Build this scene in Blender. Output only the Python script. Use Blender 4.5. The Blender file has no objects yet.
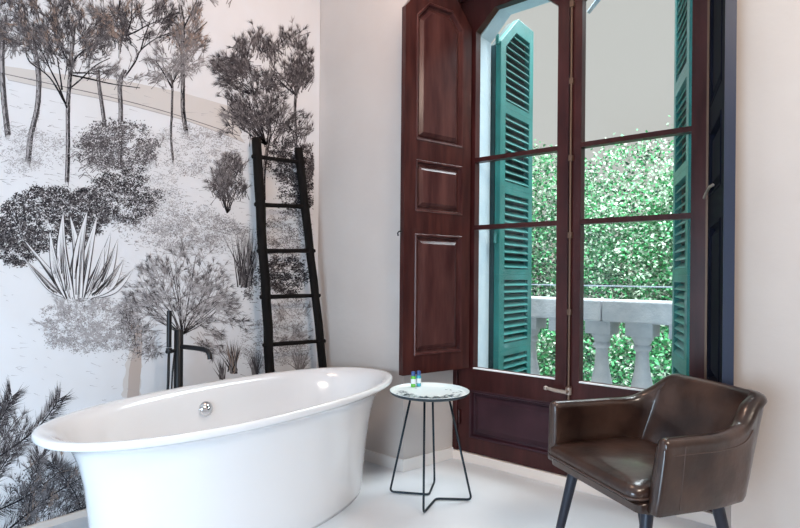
import bpy, bmesh, math, random
from mathutils import Vector, Matrix
from mathutils.bvhtree import BVHTree
R = random.Random(7)
PI = math.pi
S = bpy.context.scene
COL = S.collection

# ------------------------------------------------------------ camera model
F, CH, ROLL, YAW, CY = 562.0, 1.1, math.radians(.5), math.radians(39.9), 275.0
cr, sr = math.cos(ROLL), math.sin(ROLL)
FW = (-math.sin(YAW), math.cos(YAW)); RT = (math.cos(YAW), math.sin(YAW))
def ray(x, y):
    a = (x-400)/F; b = (CY-y)/F
    u = cr*a-sr*b; v = sr*a+cr*b
    return Vector((RT[0]*u+FW[0], RT[1]*u+FW[1], v))
CAM = Vector((0, 0, CH))
def onx(x, y, X): d = ray(x, y); return CAM+d*(X/d.x)
def ony(x, y, Y): d = ray(x, y); return CAM+d*(Y/d.y)
def onz(x, y, z): d = ray(x, y); return CAM+d*((z-CH)/d.z)

# ------------------------------------------------------------ materials
def mat(name, col, rough=.5, metal=0, coat=0, var=None, vscale=6, bump=0, bscale=40, stretch=None, ior=None, trans=0, spec=.5):
    m = bpy.data.materials.new(name); m.use_nodes = True
    nt = m.node_tree; b = nt.nodes['Principled BSDF']
    b.inputs['Base Color'].default_value = (*col, 1)
    b.inputs['Roughness'].default_value = rough
    b.inputs['Metallic'].default_value = metal
    b.inputs['Coat Weight'].default_value = coat
    b.inputs['Coat Roughness'].default_value = .12
    b.inputs['Specular IOR Level'].default_value = spec
    if trans: b.inputs['Transmission Weight'].default_value = trans
    if ior: b.inputs['IOR'].default_value = ior
    tc = nt.nodes.new('ShaderNodeTexCoord'); mp = nt.nodes.new('ShaderNodeMapping')
    nt.links.new(tc.outputs['Object'], mp.inputs['Vector'])
    if stretch: mp.inputs['Scale'].default_value = stretch
    if var:
        n = nt.nodes.new('ShaderNodeTexNoise'); n.inputs['Scale'].default_value = vscale
        n.inputs['Detail'].default_value = 6
        r = nt.nodes.new('ShaderNodeValToRGB')
        r.color_ramp.elements[0].position = .35; r.color_ramp.elements[1].position = .68
        r.color_ramp.elements[0].color = (*col, 1); r.color_ramp.elements[1].color = (*var, 1)
        nt.links.new(mp.outputs[0], n.inputs['Vector']); nt.links.new(n.outputs[0], r.inputs[0])
        nt.links.new(r.outputs[0], b.inputs['Base Color'])
    if bump:
        n2 = nt.nodes.new('ShaderNodeTexNoise'); n2.inputs['Scale'].default_value = bscale
        n2.inputs['Detail'].default_value = 4
        bp = nt.nodes.new('ShaderNodeBump'); bp.inputs['Strength'].default_value = bump
        bp.inputs['Distance'].default_value = .01
        nt.links.new(mp.outputs[0], n2.inputs['Vector']); nt.links.new(n2.outputs[0], bp.inputs['Height'])
        nt.links.new(bp.outputs[0], b.inputs['Normal'])
    return m
def glass_mat(name, tint, k=.06):
    m = bpy.data.materials.new(name); m.use_nodes = True; nt = m.node_tree; nt.nodes.clear()
    o = nt.nodes.new('ShaderNodeOutputMaterial'); mx = nt.nodes.new('ShaderNodeMixShader')
    t = nt.nodes.new('ShaderNodeBsdfTransparent'); t.inputs[0].default_value = (*tint, 1)
    g = nt.nodes.new('ShaderNodeBsdfGlossy'); g.inputs['Roughness'].default_value = .02
    lw = nt.nodes.new('ShaderNodeLayerWeight'); pw = nt.nodes.new('ShaderNodeMath'); pw.operation = 'POWER'; pw.inputs[1].default_value = 4
    ma = nt.nodes.new('ShaderNodeMath'); ma.operation = 'MULTIPLY_ADD'; ma.inputs[1].default_value = .5; ma.inputs[2].default_value = .02
    nt.links.new(lw.outputs['Facing'], pw.inputs[0]); nt.links.new(pw.outputs[0], ma.inputs[0])
    nt.links.new(ma.outputs[0], mx.inputs[0]); nt.links.new(t.outputs[0], mx.inputs[1])
    nt.links.new(g.outputs[0], mx.inputs[2]); nt.links.new(mx.outputs[0], o.inputs[0])
    return m
M = {}
M['plaster'] = mat('plaster', (.58, .515, .48), .85, var=(.61, .55, .515), vscale=2.5, bump=.12, bscale=25)
M['reveal'] = mat('white_plaster', (.78, .77, .78), .8, bump=.08)
M['ceiling'] = mat('ceiling_paint', (.80, .77, .74), .9)
M['floor'] = mat('microcement', (.66, .69, .73), .42, var=(.76, .78, .81), vscale=1.6, bump=.05, bscale=9)
M['skirt'] = mat('skirting_paint', (.80, .76, .73), .5)
M['sill'] = mat('sill_paint', (.80, .70, .63), .5)
M['stone'] = mat('exterior_stone', (.52, .66, .76), .8, var=(.60, .72, .80), vscale=9, bump=.3)
M['paper'] = mat('mural_paper', (.75, .76, .79), .7, var=(.73, .72, .73), vscale=3)
M['ink0'] = mat('ink_black', (.022, .020, .024), .9, spec=.1)
M['ink1'] = mat('ink_dark_grey', (.07, .062, .066), .9, spec=.1)
M['ink2'] = mat('ink_grey', (.20, .185, .19), .9, spec=.1)
M['ink3'] = mat('ink_pale_grey', (.42, .40, .41), .9, spec=.1)
M['wash'] = mat('brown_wash', (.50, .42, .38), .9, spec=.1)
M['haze'] = mat('ink_wash', (.64, .60, .575), .9, spec=.1)
M['ink4'] = mat('ink_brown', (.30, .22, .18), .9, spec=.1)
M['wood'] = mat('mahogany', (.036, .0095, .009), .30, coat=.08, spec=.25, var=(.075, .022, .018), vscale=5, stretch=(5, 5, .7), bump=.05)
M['woodp'] = mat('mahogany_panel', (.045, .013, .013), .30, coat=.1, spec=.25, var=(.11, .042, .037), vscale=4, stretch=(4, 4, .6), bump=.05)
M['doorwood'] = mat('door_wood', (.032, .0065, .0065), .32, coat=.06, spec=.25, var=(.060, .014, .013), vscale=5, stretch=(4, 4, .8))
M['doorpanel'] = mat('door_panel_wood', (.028, .009, .014), .42, coat=.03, spec=.25, var=(.055, .020, .028), vscale=5)
M['navy'] = mat('dark_navy', (.002, .0025, .007), .75, spec=.08, var=(.005, .006, .014), vscale=3)  # near-black navy tone over the whole right shutter
M['navyedge'] = mat('blue_grey', (.018, .026, .055), .4)  # blue-grey tone for that shutter's front edge
M['brass'] = mat('aged_brass', (.15, .09, .06), .5, metal=.5)
M['iron'] = mat('aged_iron', (.05, .045, .045), .5, metal=.6)
M['glass'] = glass_mat('window_glass', (.97, .99, .98))
M['teal'] = mat('teal_paint', (.006, .125, .115), .4, var=(.012, .19, .18), vscale=5, coat=.1)
M['tealshade'] = mat('shaded_teal_board', (.003, .035, .042), .6)  # teal darkened to stand for the shade between the slats
M['tub'] = mat('white_enamel', (.86, .875, .90), .12, coat=.8)
M['chrome'] = mat('chrome', (.75, .76, .78), .12, metal=1)
M['black'] = mat('matt_black_metal', (.008, .008, .010), .38, metal=.3)
M['ladder'] = mat('black_stained_wood', (.004, .003, .003), .8, var=(.010, .008, .007), vscale=9, stretch=(4, 4, 1), bump=.5, bscale=30, spec=.15)
M['rod'] = mat('dark_blue_steel', (.012, .022, .032), .35, metal=.5)
M['tray'] = mat('pale_enamel', (.66, .76, .78), .4, coat=.1, var=(.74, .80, .80), vscale=5)
M['trayrim'] = mat('dark_teal_enamel', (.012, .03, .042), .3)
M['trayink'] = mat('printed_leaves', (.03, .08, .12), .3)
M['leather'] = mat('brown_leather', (.016, .0065, .0045), .30, coat=.55, spec=.4, var=(.058, .028, .019), vscale=8, bump=.5, bscale=11)
M['seam'] = mat('leather_piping', (.07, .042, .034), .4)
M['leg'] = mat('dark_leg_metal', (.022, .026, .040), .4, metal=.3)
M['balu'] = mat('balustrade_stone', (.36, .39, .43), .8, var=(.46, .48, .51), vscale=14, bump=.4, bscale=60)
M['paving'] = mat('balcony_paving', (.5, .5, .5), .8, bump=.2)
M['ground'] = mat('garden_ground', (.22, .28, .16), .95, var=(.34, .36, .25), vscale=1.5, bump=.3, bscale=5)
M['leafA'] = mat('leaf_green', (.03, .22, .075), .5)
M['leafB'] = mat('leaf_bright_green', (.08, .40, .15), .5)
M['leafC'] = mat('leaf_pale', (.44, .58, .46), .5)
M['leafD'] = mat('leaf_dark', (.012, .06, .035), .5)
M['bark'] = mat('pale_bark', (.50, .44, .40), .9, bump=.4)
M['cable'] = mat('grey_cable', (.22, .27, .32), .5)
M['bgreen'] = mat('green_bottle', (.12, .55, .05), .15, coat=.5)
M['bblue'] = mat('teal_bottle', (.06, .42, .52), .15, coat=.5)
M['worn'] = mat('worn_steel', (.42, .34, .29), .4, metal=.5)
M['cap'] = mat('blue_cap', (.03, .09, .28), .3)
M['label'] = mat('bottle_label', (.75, .80, .82), .5)

# ------------------------------------------------------------ mesh helpers
class MB:
    def __init__(s): s.v = []; s.f = []; s.m = []
    def add(s, vs, fs, mi=0):
        o = len(s.v); s.v += [tuple(v) for v in vs]; s.f += [tuple(i+o for i in f) for f in fs]; s.m += [mi]*len(fs)
    def box(s, a, b, mi=0):
        x0, y0, z0 = a; x1, y1, z1 = b
        s.add([(x0,y0,z0),(x1,y0,z0),(x1,y1,z0),(x0,y1,z0),(x0,y0,z1),(x1,y0,z1),(x1,y1,z1),(x0,y1,z1)],
              [(0,3,2,1),(4,5,6,7),(0,1,5,4),(1,2,6,5),(2,3,7,6),(3,0,4,7)], mi)
    def obox(s, P, ax, ay, az, mi=0):            # oriented box, P = corner
        P, ax, ay, az = map(Vector, (P, ax, ay, az))
        vs = [P, P+ax, P+ax+ay, P+ay, P+az, P+ax+az, P+ax+ay+az, P+ay+az]
        s.add(vs, [(0,3,2,1),(4,5,6,7),(0,1,5,4),(1,2,6,5),(2,3,7,6),(3,0,4,7)], mi)
    def prism(s, poly, z0, z1, mi=0):            # plan polygon extruded in z
        n = len(poly)
        s.add([(x, y, z0) for x, y in poly]+[(x, y, z1) for x, y in poly],
              [tuple(range(n))[::-1], tuple(range(n, 2*n))]+[(i, (i+1) % n, n+(i+1) % n, n+i) for i in range(n)], mi)
    def tube(s, pts, r, n=10, mi=0, cap=True, jit=0):
        pts = [Vector(p) for p in pts]; rs = r if isinstance(r, (list, tuple)) else [r]*len(pts)
        t0 = (pts[1]-pts[0]).normalized(); up = Vector((0, 0, 1)) if abs(t0.z) < .9 else Vector((1, 0, 0))
        nx = t0.cross(up).normalized(); vs = []
        for i, p in enumerate(pts):
            t = (pts[min(i+1, len(pts)-1)]-pts[max(i-1, 0)]).normalized()
            nx = (nx-t*nx.dot(t)).normalized(); ny = t.cross(nx)
            for k in range(n):
                a = 2*PI*k/n; rr = rs[i]*(1+R.uniform(-jit, jit))
                vs.append(p+(nx*math.cos(a)+ny*math.sin(a))*rr)
        fs = [(i*n+k, i*n+(k+1) % n, (i+1)*n+(k+1) % n, (i+1)*n+k) for i in range(len(pts)-1) for k in range(n)]
        if cap: fs += [tuple(range(n))[::-1], tuple(range((len(pts)-1)*n, len(pts)*n))]
        s.add(vs, fs, mi)
    def rings(s, rings, mi=0, cap0=True, cap1=True):
        n = len(rings[0]); vs = [p for r in rings for p in r]
        fs = [(i*n+k, i*n+(k+1) % n, (i+1)*n+(k+1) % n, (i+1)*n+k) for i in range(len(rings)-1) for k in range(n)]
        if cap0: fs.append(tuple(range(n))[::-1])
        if cap1: fs.append(tuple(range((len(rings)-1)*n, len(rings)*n)))
        s.add(vs, fs, mi)
    def lathe(s, prof, c=(0, 0, 0), n=24, mi=0, cap0=True, cap1=True):
        s.rings([[(c[0]+r*math.cos(2*PI*k/n), c[1]+r*math.sin(2*PI*k/n), c[2]+z) for k in range(n)] for r, z in prof], mi, cap0, cap1)
    def build(s, name, mats, parent=None, smooth=False, bevel=0, subsurf=0, origin=None, auto=None):
        me = bpy.data.meshes.new(name)
        vs = s.v
        if origin is not None:
            ox, oy, oz = origin; vs = [(x-ox, y-oy, z-oz) for x, y, z in vs]
        me.from_pydata(vs, [], s.f)
        for m in (mats if isinstance(mats, list) else [mats]): me.materials.append(m)
        me.polygons.foreach_set('material_index', s.m)
        if len(s.f) < 60000:
            bm = bmesh.new(); bm.from_mesh(me); bmesh.ops.recalc_face_normals(bm, faces=bm.faces); bm.to_mesh(me); bm.free()
        me.update()
        if smooth:
            me.polygons.foreach_set('use_smooth', [True]*len(me.polygons))
            if auto: me.set_sharp_from_angle(angle=math.radians(auto))
        o = bpy.data.objects.new(name, me); COL.objects.link(o)
        if origin is not None: o.location = origin
        if parent: o.parent = parent
        if bevel:
            md = o.modifiers.new('bevel', 'BEVEL'); md.width = bevel; md.segments = 2; md.limit_method = 'ANGLE'
        if subsurf:
            md = o.modifiers.new('sub', 'SUBSURF'); md.levels = subsurf; md.render_levels = subsurf
        return o
def tag(o, label=None, cat=None, group=None, kind=None):
    if label: o['label'] = label
    if cat: o['category'] = cat
    if group: o['group'] = group
    if kind: o['kind'] = kind
    return o
def empty(name, loc, rz=0):
    o = bpy.data.objects.new(name, None); COL.objects.link(o); o.location = loc; o.rotation_euler = (0, 0, rz)
    o.empty_display_size = .1; return o
def copy_obj(o, parent=None):
    c = o.copy(); COL.objects.link(c)
    if parent: c.parent = parent
    return c
def copy_tree(o, parent=None):
    c = copy_obj(o, parent)
    for ch in [x for x in bpy.data.objects if x.parent == o]: copy_tree(ch, c)
    return c

def inset(poly, d):                               # convex polygon, counter-clockwise
    n = len(poly); out = []
    for i in range(n):
        p0, p1, p2 = Vector(poly[i-1]), Vector(poly[i]), Vector(poly[(i+1) % n])
        e1 = (p1-p0).normalized(); e2 = (p2-p1).normalized()
        n1 = Vector((-e1.y, e1.x)); n2 = Vector((-e2.y, e2.x))
        b = (n1+n2); k = d/(1+n1.dot(n2))
        out.append(tuple(p1+b*k))
    return out
def ringprism(mb, outer, inner, w0, w1, T, mi=0):  # frame cell with a hole
    n = len(outer)
    vs = [T(u, z, w0) for u, z in outer]+[T(u, z, w0) for u, z in inner]+[T(u, z, w1) for u, z in outer]+[T(u, z, w1) for u, z in inner]
    fs = []
    for i in range(n):
        j = (i+1) % n
        fs += [(i, j, n+j, n+i), (2*n+i, 3*n+i, 3*n+j, 2*n+j), (n+i, n+j, 3*n+j, 3*n+i), (i, 2*n+i, 2*n+j, j)]
    mb.add(vs, fs, mi)
def raised(mb, outline, wf, wb, T, mi=0, k=1.0, step=.010):  # moulding + raised field; wf = face plane
    sgn = 1 if wf < wb else -1
    lv = [(0, 0), (.004*k, -.004), (.014*k, -.002), (.020*k, step), (.034*k, step+.002), (.036*k, step-.004), (.062*k, -.001+.004), (.064*k, .003)]
    rs = [[T(u, z, wf+sgn*d) for u, z in inset(outline, i)] for i, d in lv]
    mb.rings(rs, mi, cap0=False, cap1=True)
def rect(u0, u1, z0, z1): return [(u0, z0), (u1, z0), (u1, z1), (u0, z1)]
def octa(u0, u1, z0, z1, c, h): return [(u0, z0), (u1, z0), (u1, z1-h), (u1-c, z1), (u0+c, z1), (u0, z1-h)]

# ------------------------------------------------------------ room shell
XL, YW, YD = -2.72, 2.43, 2.815                   # mural wall, window wall face, door plane
ZC, XR, YB = 3.25, 2.6, -2.6
RW = -.395
mb = MB(); mb.box((XL-.2, YB-.2, -.12), (XR+.2, 3.0, 0)); tag(mb.build('floor', M['floor']), 'pale grey-white smooth cement floor', kind='structure')
mb = MB(); mb.box((XL-.2, YB-.2, ZC), (XR+.2, 3.05, ZC+.15)); tag(mb.build('ceiling', M['ceiling']), kind='structure')
mb = MB(); mb.box((XL-.2, YB-.2, 0), (XL, 3.05, ZC)); tag(mb.build('wall_left', M['plaster']), kind='structure')
mb = MB(); mb.box((XR, YB-.2, 0), (XR+.2, 3.05, ZC)); tag(mb.build('wall_right', M['plaster']), kind='structure')
mb = MB(); mb.box((XL, YB-.2, 0), (XR, YB, ZC)); tag(mb.build('wall_rear', M['plaster']), kind='structure')
mb = MB()
mb.prism([(XL, YW), (-2.0, YW), (-1.925, YD), (-1.925, 2.88), (XL, 2.88)], 0, ZC)
mb.prism([(RW, YW), (XR, YW), (XR, 2.88), (-.485, 2.88), (-.485, YD)], 0, ZC)
mb.prism([(-2.0, YW), (RW, YW), (-.485, YD), (-.485, 2.88), (-1.925, 2.88), (-1.925, YD)], 2.78, ZC)
tag(mb.build('wall_window', M['plaster']), 'warm white plaster wall around the deep balcony doorway', kind='structure')
# outer masonry with the two arched heads
mb = MB()
mb.box((XL-.2, 2.88, 0), (-1.795, 3.0, ZC+.15)); mb.box((-.60, 2.88, 0), (XR+.2, 3.0, ZC+.15))
hd = [(-1.795, 2.53), (-1.795, ZC+.15), (-.60, ZC+.15), (-.60, 2.53), (-.735, 2.665), (-1.66, 2.665)]
for (a, b, c_, d_) in [((-1.795,2.53),(-1.66,2.665),(-1.66,ZC+.15),(-1.795,ZC+.15)), ((-1.66,2.665),(-.735,2.665),(-.735,ZC+.15),(-1.66,ZC+.15)), ((-.735,2.665),(-.60,2.53),(-.60,ZC+.15),(-.735,ZC+.15))]:
    q = [a, b, c_, d_]
    mb.add([(x, 2.88, z) for x, z in q]+[(x, 3.0, z) for x, z in q], [(0,1,2,3),(7,6,5,4),(0,4,5,1),(1,5,6,2),(2,6,7,3),(3,7,4,0)])
tag(mb.build('wall_outside', M['stone']), 'pale blue-white outer stone jamb and arched head', kind='structure')
# baseboards
def skirt(name, pts, h, t, m, label=None):
    mb = MB()
    for (a, b) in zip(pts[:-1], pts[1:]):
        a, b = Vector(a), Vector(b); d = (b-a).normalized(); n = Vector((d.y, -d.x))
        q = [a-d*0, b, b+n*t, a+n*t]
        mb.prism([tuple(p) for p in q], 0, h)
    tag(mb.build(name, m, bevel=.003), label, kind='structure')
skirt('baseboard_window', [(XL+.02, YW), (-1.992, YW)], .068, .012, M['skirt'])
skirt('baseboard_reveal', [(-2.0+.001, YW-.012), (-1.927, YD)], .068, .012, M['skirt'])
skirt('baseboard_right', [(RW-.02, YW), (XR, YW)], .068, .012, M['skirt'])
skirt('baseboard_jamb', [(-.487, YD), (RW-.002, YW-.012)], .068, .012, M['skirt'])
skirt('baseboard_left', [(XL, YB), (XL, YW)], .03, .018, M['sill'])
mb = MB(); mb.box((-1.922, YD-.012, 0), (-.488, 2.99, .054)); tag(mb.build('trim_1', M['sill'], bevel=.003), 'cream door step under the brown doors', kind='structure')

# ------------------------------------------------------------ balcony doors
def TY(u, z, w): return (u, YD+w, z)
mb = MB()   # door frame
mb.box((-1.924, YD-.01, .056), (-1.893, 2.878, 2.78)); mb.box((-.517, YD-.01, .056), (-.486, 2.878, 2.78)); mb.box((-1.893, YD-.01, 2.735), (-.517, 2.878, 2.78))
tag(mb.build('trim_2', M['doorwood'], bevel=.003), 'dark reddish-brown door casing', kind='structure')
def leaf(name, u0, u1, g0, g1, side, label):
    root = empty(name, ((u0+u1)/2, YD, .058)); tag(root, label, kind='structure')
    L = lambda u, z, w: (u-(u0+u1)/2, w, z-.058)
    f = MB(); D = .05
    p = rect(g0-.025, g1+.025, .145, .43)
    ringprism(f, rect(u0, u1, .058, .50), p, 0, D, L)
    ringprism(f, rect(u0, u1, .50, 1.383), rect(g0, g1, .558, 1.370), 0, D, L)
    ringprism(f, rect(u0, u1, 1.383, 1.779), rect(g0, g1, 1.396, 1.767), 0, D, L)
    ringprism(f, octa(u0, u1, 1.779, 2.733, .005, .005), octa(g0, g1, 1.792, 2.645, .125, .11), 0, D, L)
    fo = f.build('door_frame', M['doorwood'], root)
    q = MB(); raised(q, p, 0, D, L, step=.016); q.add([L(u, z, D-.01) for u, z in p], [(0, 1, 2, 3)])
    tag(q.build('lower_panel', M['doorpanel'], root), 'purplish brown raised panel')
    for a, b in ((.558, 1.370), (1.396, 1.767)):
        g = MB(); g.obox(L(g0, a, .024), (g1-g0, 0, 0), (0, .004, 0), (0, 0, b-a)); g.build('glass_pane', M['glass'], root)
    g = MB(); pl = octa(g0, g1, 1.792, 2.645, .125, .11)
    g.rings([[L(u, z, .024) for u, z in pl], [L(u, z, .028) for u, z in pl]]); g.build('glass_pane', M['glass'], root)
    # glazing bead along the bottom, pale line in the photo
    b = MB(); b.obox(L(g0, .553, -.004), (g1-g0, 0, 0), (0, .012, 0), (0, 0, .007)); tag(b.build('glazing_bead', M['reveal'], root), 'thin pale worn bead under the glass')
    return root, L
dl, Ll = leaf('door_1', -1.892, -1.213, -1.786, -1.276, -1, 'left leaf of the brown glazed balcony doors')
dr, Lr = leaf('door_2', -1.209, -.518, -1.145, -.629, 1, 'right leaf of the brown glazed balcony doors')
mb = MB(); mb.tube([Lr(-1.196, .08, -.012), Lr(-1.196, 2.7, -.012)], .006, 8)
for z in (.5, .9, 1.3, 1.7, 2.1, 2.5): mb.box(*[tuple(v) for v in (Lr(-1.206, z, -.018), Lr(-1.186, z+.03, 0))])
tag(mb.build('bolt_rod', M['brass'], dr, smooth=True, auto=40), 'long brass bolt rod between the leaves')
mb = MB(); mb.tube([Lr(-1.196, .505, -.012), Lr(-1.196, .505, -.05), Lr(-1.25, .507, -.055), Lr(-1.30, .512, -.05)], [.009, .010, .010, .007], 8)
mb.lathe([(0, -.012), (.011, -.008), (.013, 0), (.011, .008), (0, .012)], Lr(-1.305, .512, -.05), 12)
mb.lathe([(0, -.02), (.016, -.018), (.016, .018), (0, .02)], Lr(-1.196, .505, -.012), 12)
tag(mb.build('door_handle', M['worn'], dr, smooth=True, auto=40), 'worn metal lever handle')
mb = MB(); mb.box(Lr(-.565, .6, -.014), Lr(-.556, 2.62, 0)); tag(mb.build('edge_strip', M['brass'], dr), 'thin tan strip down the leaf edge')
mb = MB(); mb.tube([Ll(-1.878, .22, -.006), Ll(-1.878, .30, -.006)], .009, 8); mb.build('hinge', M['doorwood'], dl)
mb = MB(); mb.tube([Ll(-1.878, 1.2, -.006), Ll(-1.878, 1.28, -.006)], .009, 8); mb.build('hinge', M['doorwood'], dl)

# ------------------------------------------------------------ interior panelled shutters
def inner_shutter(P0, P1, zb, label, mw, mp, th=.036, flip=1):
    P0, P1 = Vector((*P0, 0)), Vector((*P1, 0)); d = (P1-P0); W = d.length; d.normalize(); n = Vector((d.y, -d.x, 0))*flip
    root = empty('wooden_shutter', (P0.x, P0.y, zb)); tag(root, label, 'shutter')
    T = lambda u, z, w: tuple(d*u-n*w+Vector((0, 0, z-zb)))
    f = MB(); zt = 2.69; a, b = .075, W-.062
    cells = [(zb, 1.388, .66, 1.327), (1.388, 1.785, 1.449, 1.732)]
    for c0, c1, p0, p1 in cells: ringprism(f, rect(0, W, c0, c1), rect(a, b, p0, p1), 0, th, T)
    ringprism(f, octa(0, W, 1.785, zt, .12, .14), octa(a, b, 1.838, 2.612, .085, .09), 0, th, T)
    f.build('frame', mw, root)
    for p in (rect(a, b, .66, 1.327), rect(a, b, 1.449, 1.732), octa(a, b, 1.838, 2.612, .085, .09)):
        q = MB(); raised(q, p, 0, th, T, step=.019, k=.85); q.rings([[T(u, z, th-.008) for u, z in p], [T(u, z, th-.007) for u, z in p]])
        q.build('panel', mp, root)
    return root, T, W
sl, Ts, Ws = inner_shutter((-1.920, 2.327), (-1.803, 2.795), .558, 'open brown panelled shutter left of the balcony doors', M['wood'], M['woodp'])
mb = MB(); mb.tube([Ts(-.002, 1.335, .018), Ts(-.02, 1.335, .018), Ts(-.028, 1.325, .02), Ts(-.024, 1.31, .02)], .004, 6)
mb.build('hook', M['iron'], sl)
for z in (.75, 1.6, 2.4):
    mb = MB(); mb.tube([Ts(Ws+.004, z, .018), Ts(Ws+.004, z+.09, .018)], .008, 8); mb.build('hinge', M['iron'], sl)
sr_, Tr, Wr = inner_shutter((-.408, 2.31), (-.553, 2.79), .558, 'dark navy shutter folded back beside the armchair, right of the doors', M['navy'], M['navy'], flip=-1)
mb = MB(); mb.obox(Tr(-.004, .558, 0), Vector(Tr(0, .1, 0))-Vector(Tr(-.004, .1, 0)), Vector(Tr(0, .1, .036))-Vector(Tr(0, .1, 0)), (0, 0, 1.98))
tag(mb.build('edge_strip', M['navyedge'], sr_), 'blue-grey front edge')
mb = MB()
h0 = ony(704, 197, 2.70); h0 = Vector((-.545, 2.745, h0.z)); 
mb.tube([ony(704, 198, 2.735)-sr_.location, ony(706, 193, 2.70)-sr_.location, ony(709.5, 187, 2.60)-sr_.location, ony(713, 185, 2.53)-sr_.location], .006, 6)
tag(mb.build('latch_hook', M['worn'], sr_), 'small pale metal hook')

# ------------------------------------------------------------ exterior louvred shutters
def louver(P0, P1, label, double=False, flip=1):
    P0, P1 = Vector((*P0, 0)), Vector((*P1, 0)); d = P1-P0; W = d.length; d.normalize(); n = Vector((d.y, -d.x, 0))*flip
    zb = .06; root = empty('louvered_shutter', (P0.x, P0.y, zb)); tag(root, label, 'shutter', 'green louvered shutters outside')
    T = lambda u, z, w: tuple(d*u-n*w+Vector((0, 0, z-zb)))
    a, b, th = .07, W-.06, .036
    secs = [(.12, .60), (.68, 1.075), (1.145, 1.615), (1.69, 2.115), (2.19, 2.66)]
    f = MB(); lv = MB(); e = [zb]+[(secs[i][1]+secs[i+1][0])/2 for i in range(4)]
    for i in range(4): ringprism(f, rect(0, W, e[i], e[i+1]), rect(a, b, *secs[i]), 0, th, T)
    ringprism(f, [(0, e[4]), (W, e[4]), (W, 2.76), (.24, 2.76), (0, 2.54)], [(a, secs[4][0]), (b, secs[4][0]), (b, 2.66), (a+.14, 2.66), (a, 2.53)], 0, th, T)
    for z0, z1 in secs:
        n_ = int((z1-z0)/.043); st = (z1-z0)/n_
        for k in range(n_):
            z = z0+st*k+.004; ua, ub = a, b
            if z > 2.50: ua += (z-2.50)*1.0
            A = Vector(T(ua, z, .002)); ax = Vector(T(ub, z, .002))-A
            B = Vector(T(ua, z+.030, .030))-A
            nn = ax.cross(B).normalized()*.007
            lv.obox(A, ax, B, nn)
    f.build('frame', M['teal'], root, bevel=.002); lv.build('louvers', M['teal'], root)
    if double:      # second leaf of the bi-fold, stacked behind; dark colour paints shade into slat gaps
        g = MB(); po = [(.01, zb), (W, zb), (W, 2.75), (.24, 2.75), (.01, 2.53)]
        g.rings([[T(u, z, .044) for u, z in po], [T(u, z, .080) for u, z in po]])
        g.build('folded_leaf', M['tealshade'], root)
    for hz in (1.30, 2.52):
        h = MB(); h.tube([T(-.012, hz, .02), T(-.012, hz+.06, .02)], .012, 8); h.build('hinge', M['teal'], root)
    return root
louver((-1.742, 3.03), (-1.762, 3.50), 'green louvered shutter outside the left glass leaf', True, 1)
louver((-.69, 3.03), (-.868, 3.47), 'green louvered shutter seen edge-on outside the right glass leaf', True, -1)
# awning arm at the head of the opening
mb = MB(); p0 = ony(588, 13, 3.06); p1 = ony(604, -8, 3.06); p2 = p1+(p1-p0)*.4
mb.tube([p0, p1, p2], [.012, .018, .018], 4); mb.box((p2.x-.02, 3.0, p2.z-.03), (p2.x+.03, 3.08, p2.z+.03))
tag(mb.build('awning_arm', M['stone'], origin=tuple(p2)), 'pale blue bracket arm hanging outside at the top of the doorway', 'bracket')

# ------------------------------------------------------------ balcony and balustrade
mb = MB(); mb.box((-5, 3.0, -.2), (2, 4.2, 0)); tag(mb.build('balcony_floor', M['paving']), kind='structure')
mb = MB(); mb.box((-14, 4.2, -3.2), (12, 22, -3)); tag(mb.build('ground', M['ground']), kind='structure')
bal = empty('balustrade', (-1.2, 4.0, 0)); tag(bal, 'grey stone balustrade along the balcony outside the doors', 'balustrade')
BX, BY = -1.2, 4.0
j0 = ony(602, 310, BY-.1).x
for x0, x1 in ((-4.5, j0-.004), (j0+.004, 1.5)):
    mb = MB(); mb.box((x0-BX, -.12, .79), (x1-BX, .12, .94)); mb.build('top_rail', M['balu'], bal, bevel=.012)
mb = MB(); mb.box((-4.5-BX, -.12, .0), (1.5-BX, .12, .10)); mb.build('bottom_rail', M['balu'], bal, bevel=.01)
prof = [(.075, 0), (.075, .03), (.088, .05), (.092, .10), (.088, .16), (.070, .26), (.050, .36), (.043, .44), (.043, .49), (.056, .50), (.060, .52), (.050, .535), (.060, .56), (.070, .575), (.070, .595)]
bx = -1.463; first = None
for k in range(-8, 9):
    x = bx+k*.277
    if first is None:
        mb = MB(); mb.lathe([(r, z) for r, z in prof], (0, 0, 0), 24); mb.box((-.088, -.088, .595), (.088, .088, .685)); mb.box((-.09, -.09, -.0), (.09, .09, .02))
        o = mb.build('baluster', M['balu'], bal, smooth=True, auto=50); first = o
    else: o = copy_obj(first, bal)
    o.location = (x-BX, 0, .104)
mb = MB(); a = ony(480, 287.5, 4.0); b = ony(690, 287.8, 4.0)
mb.tube([(-4.5, 4.0, 1.035), (1.5, 4.0, 1.035)], .006, 6)
for x in (-4.3, -.35, 1.4): mb.tube([(x, 4.0, .94), (x, 4.0, 1.04)], .006, 6)
tag(mb.build('cable_rail', M['cable'], origin=(-1.2, 4, .94)), 'thin grey cable running above the stone balustrade', 'cable')

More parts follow.
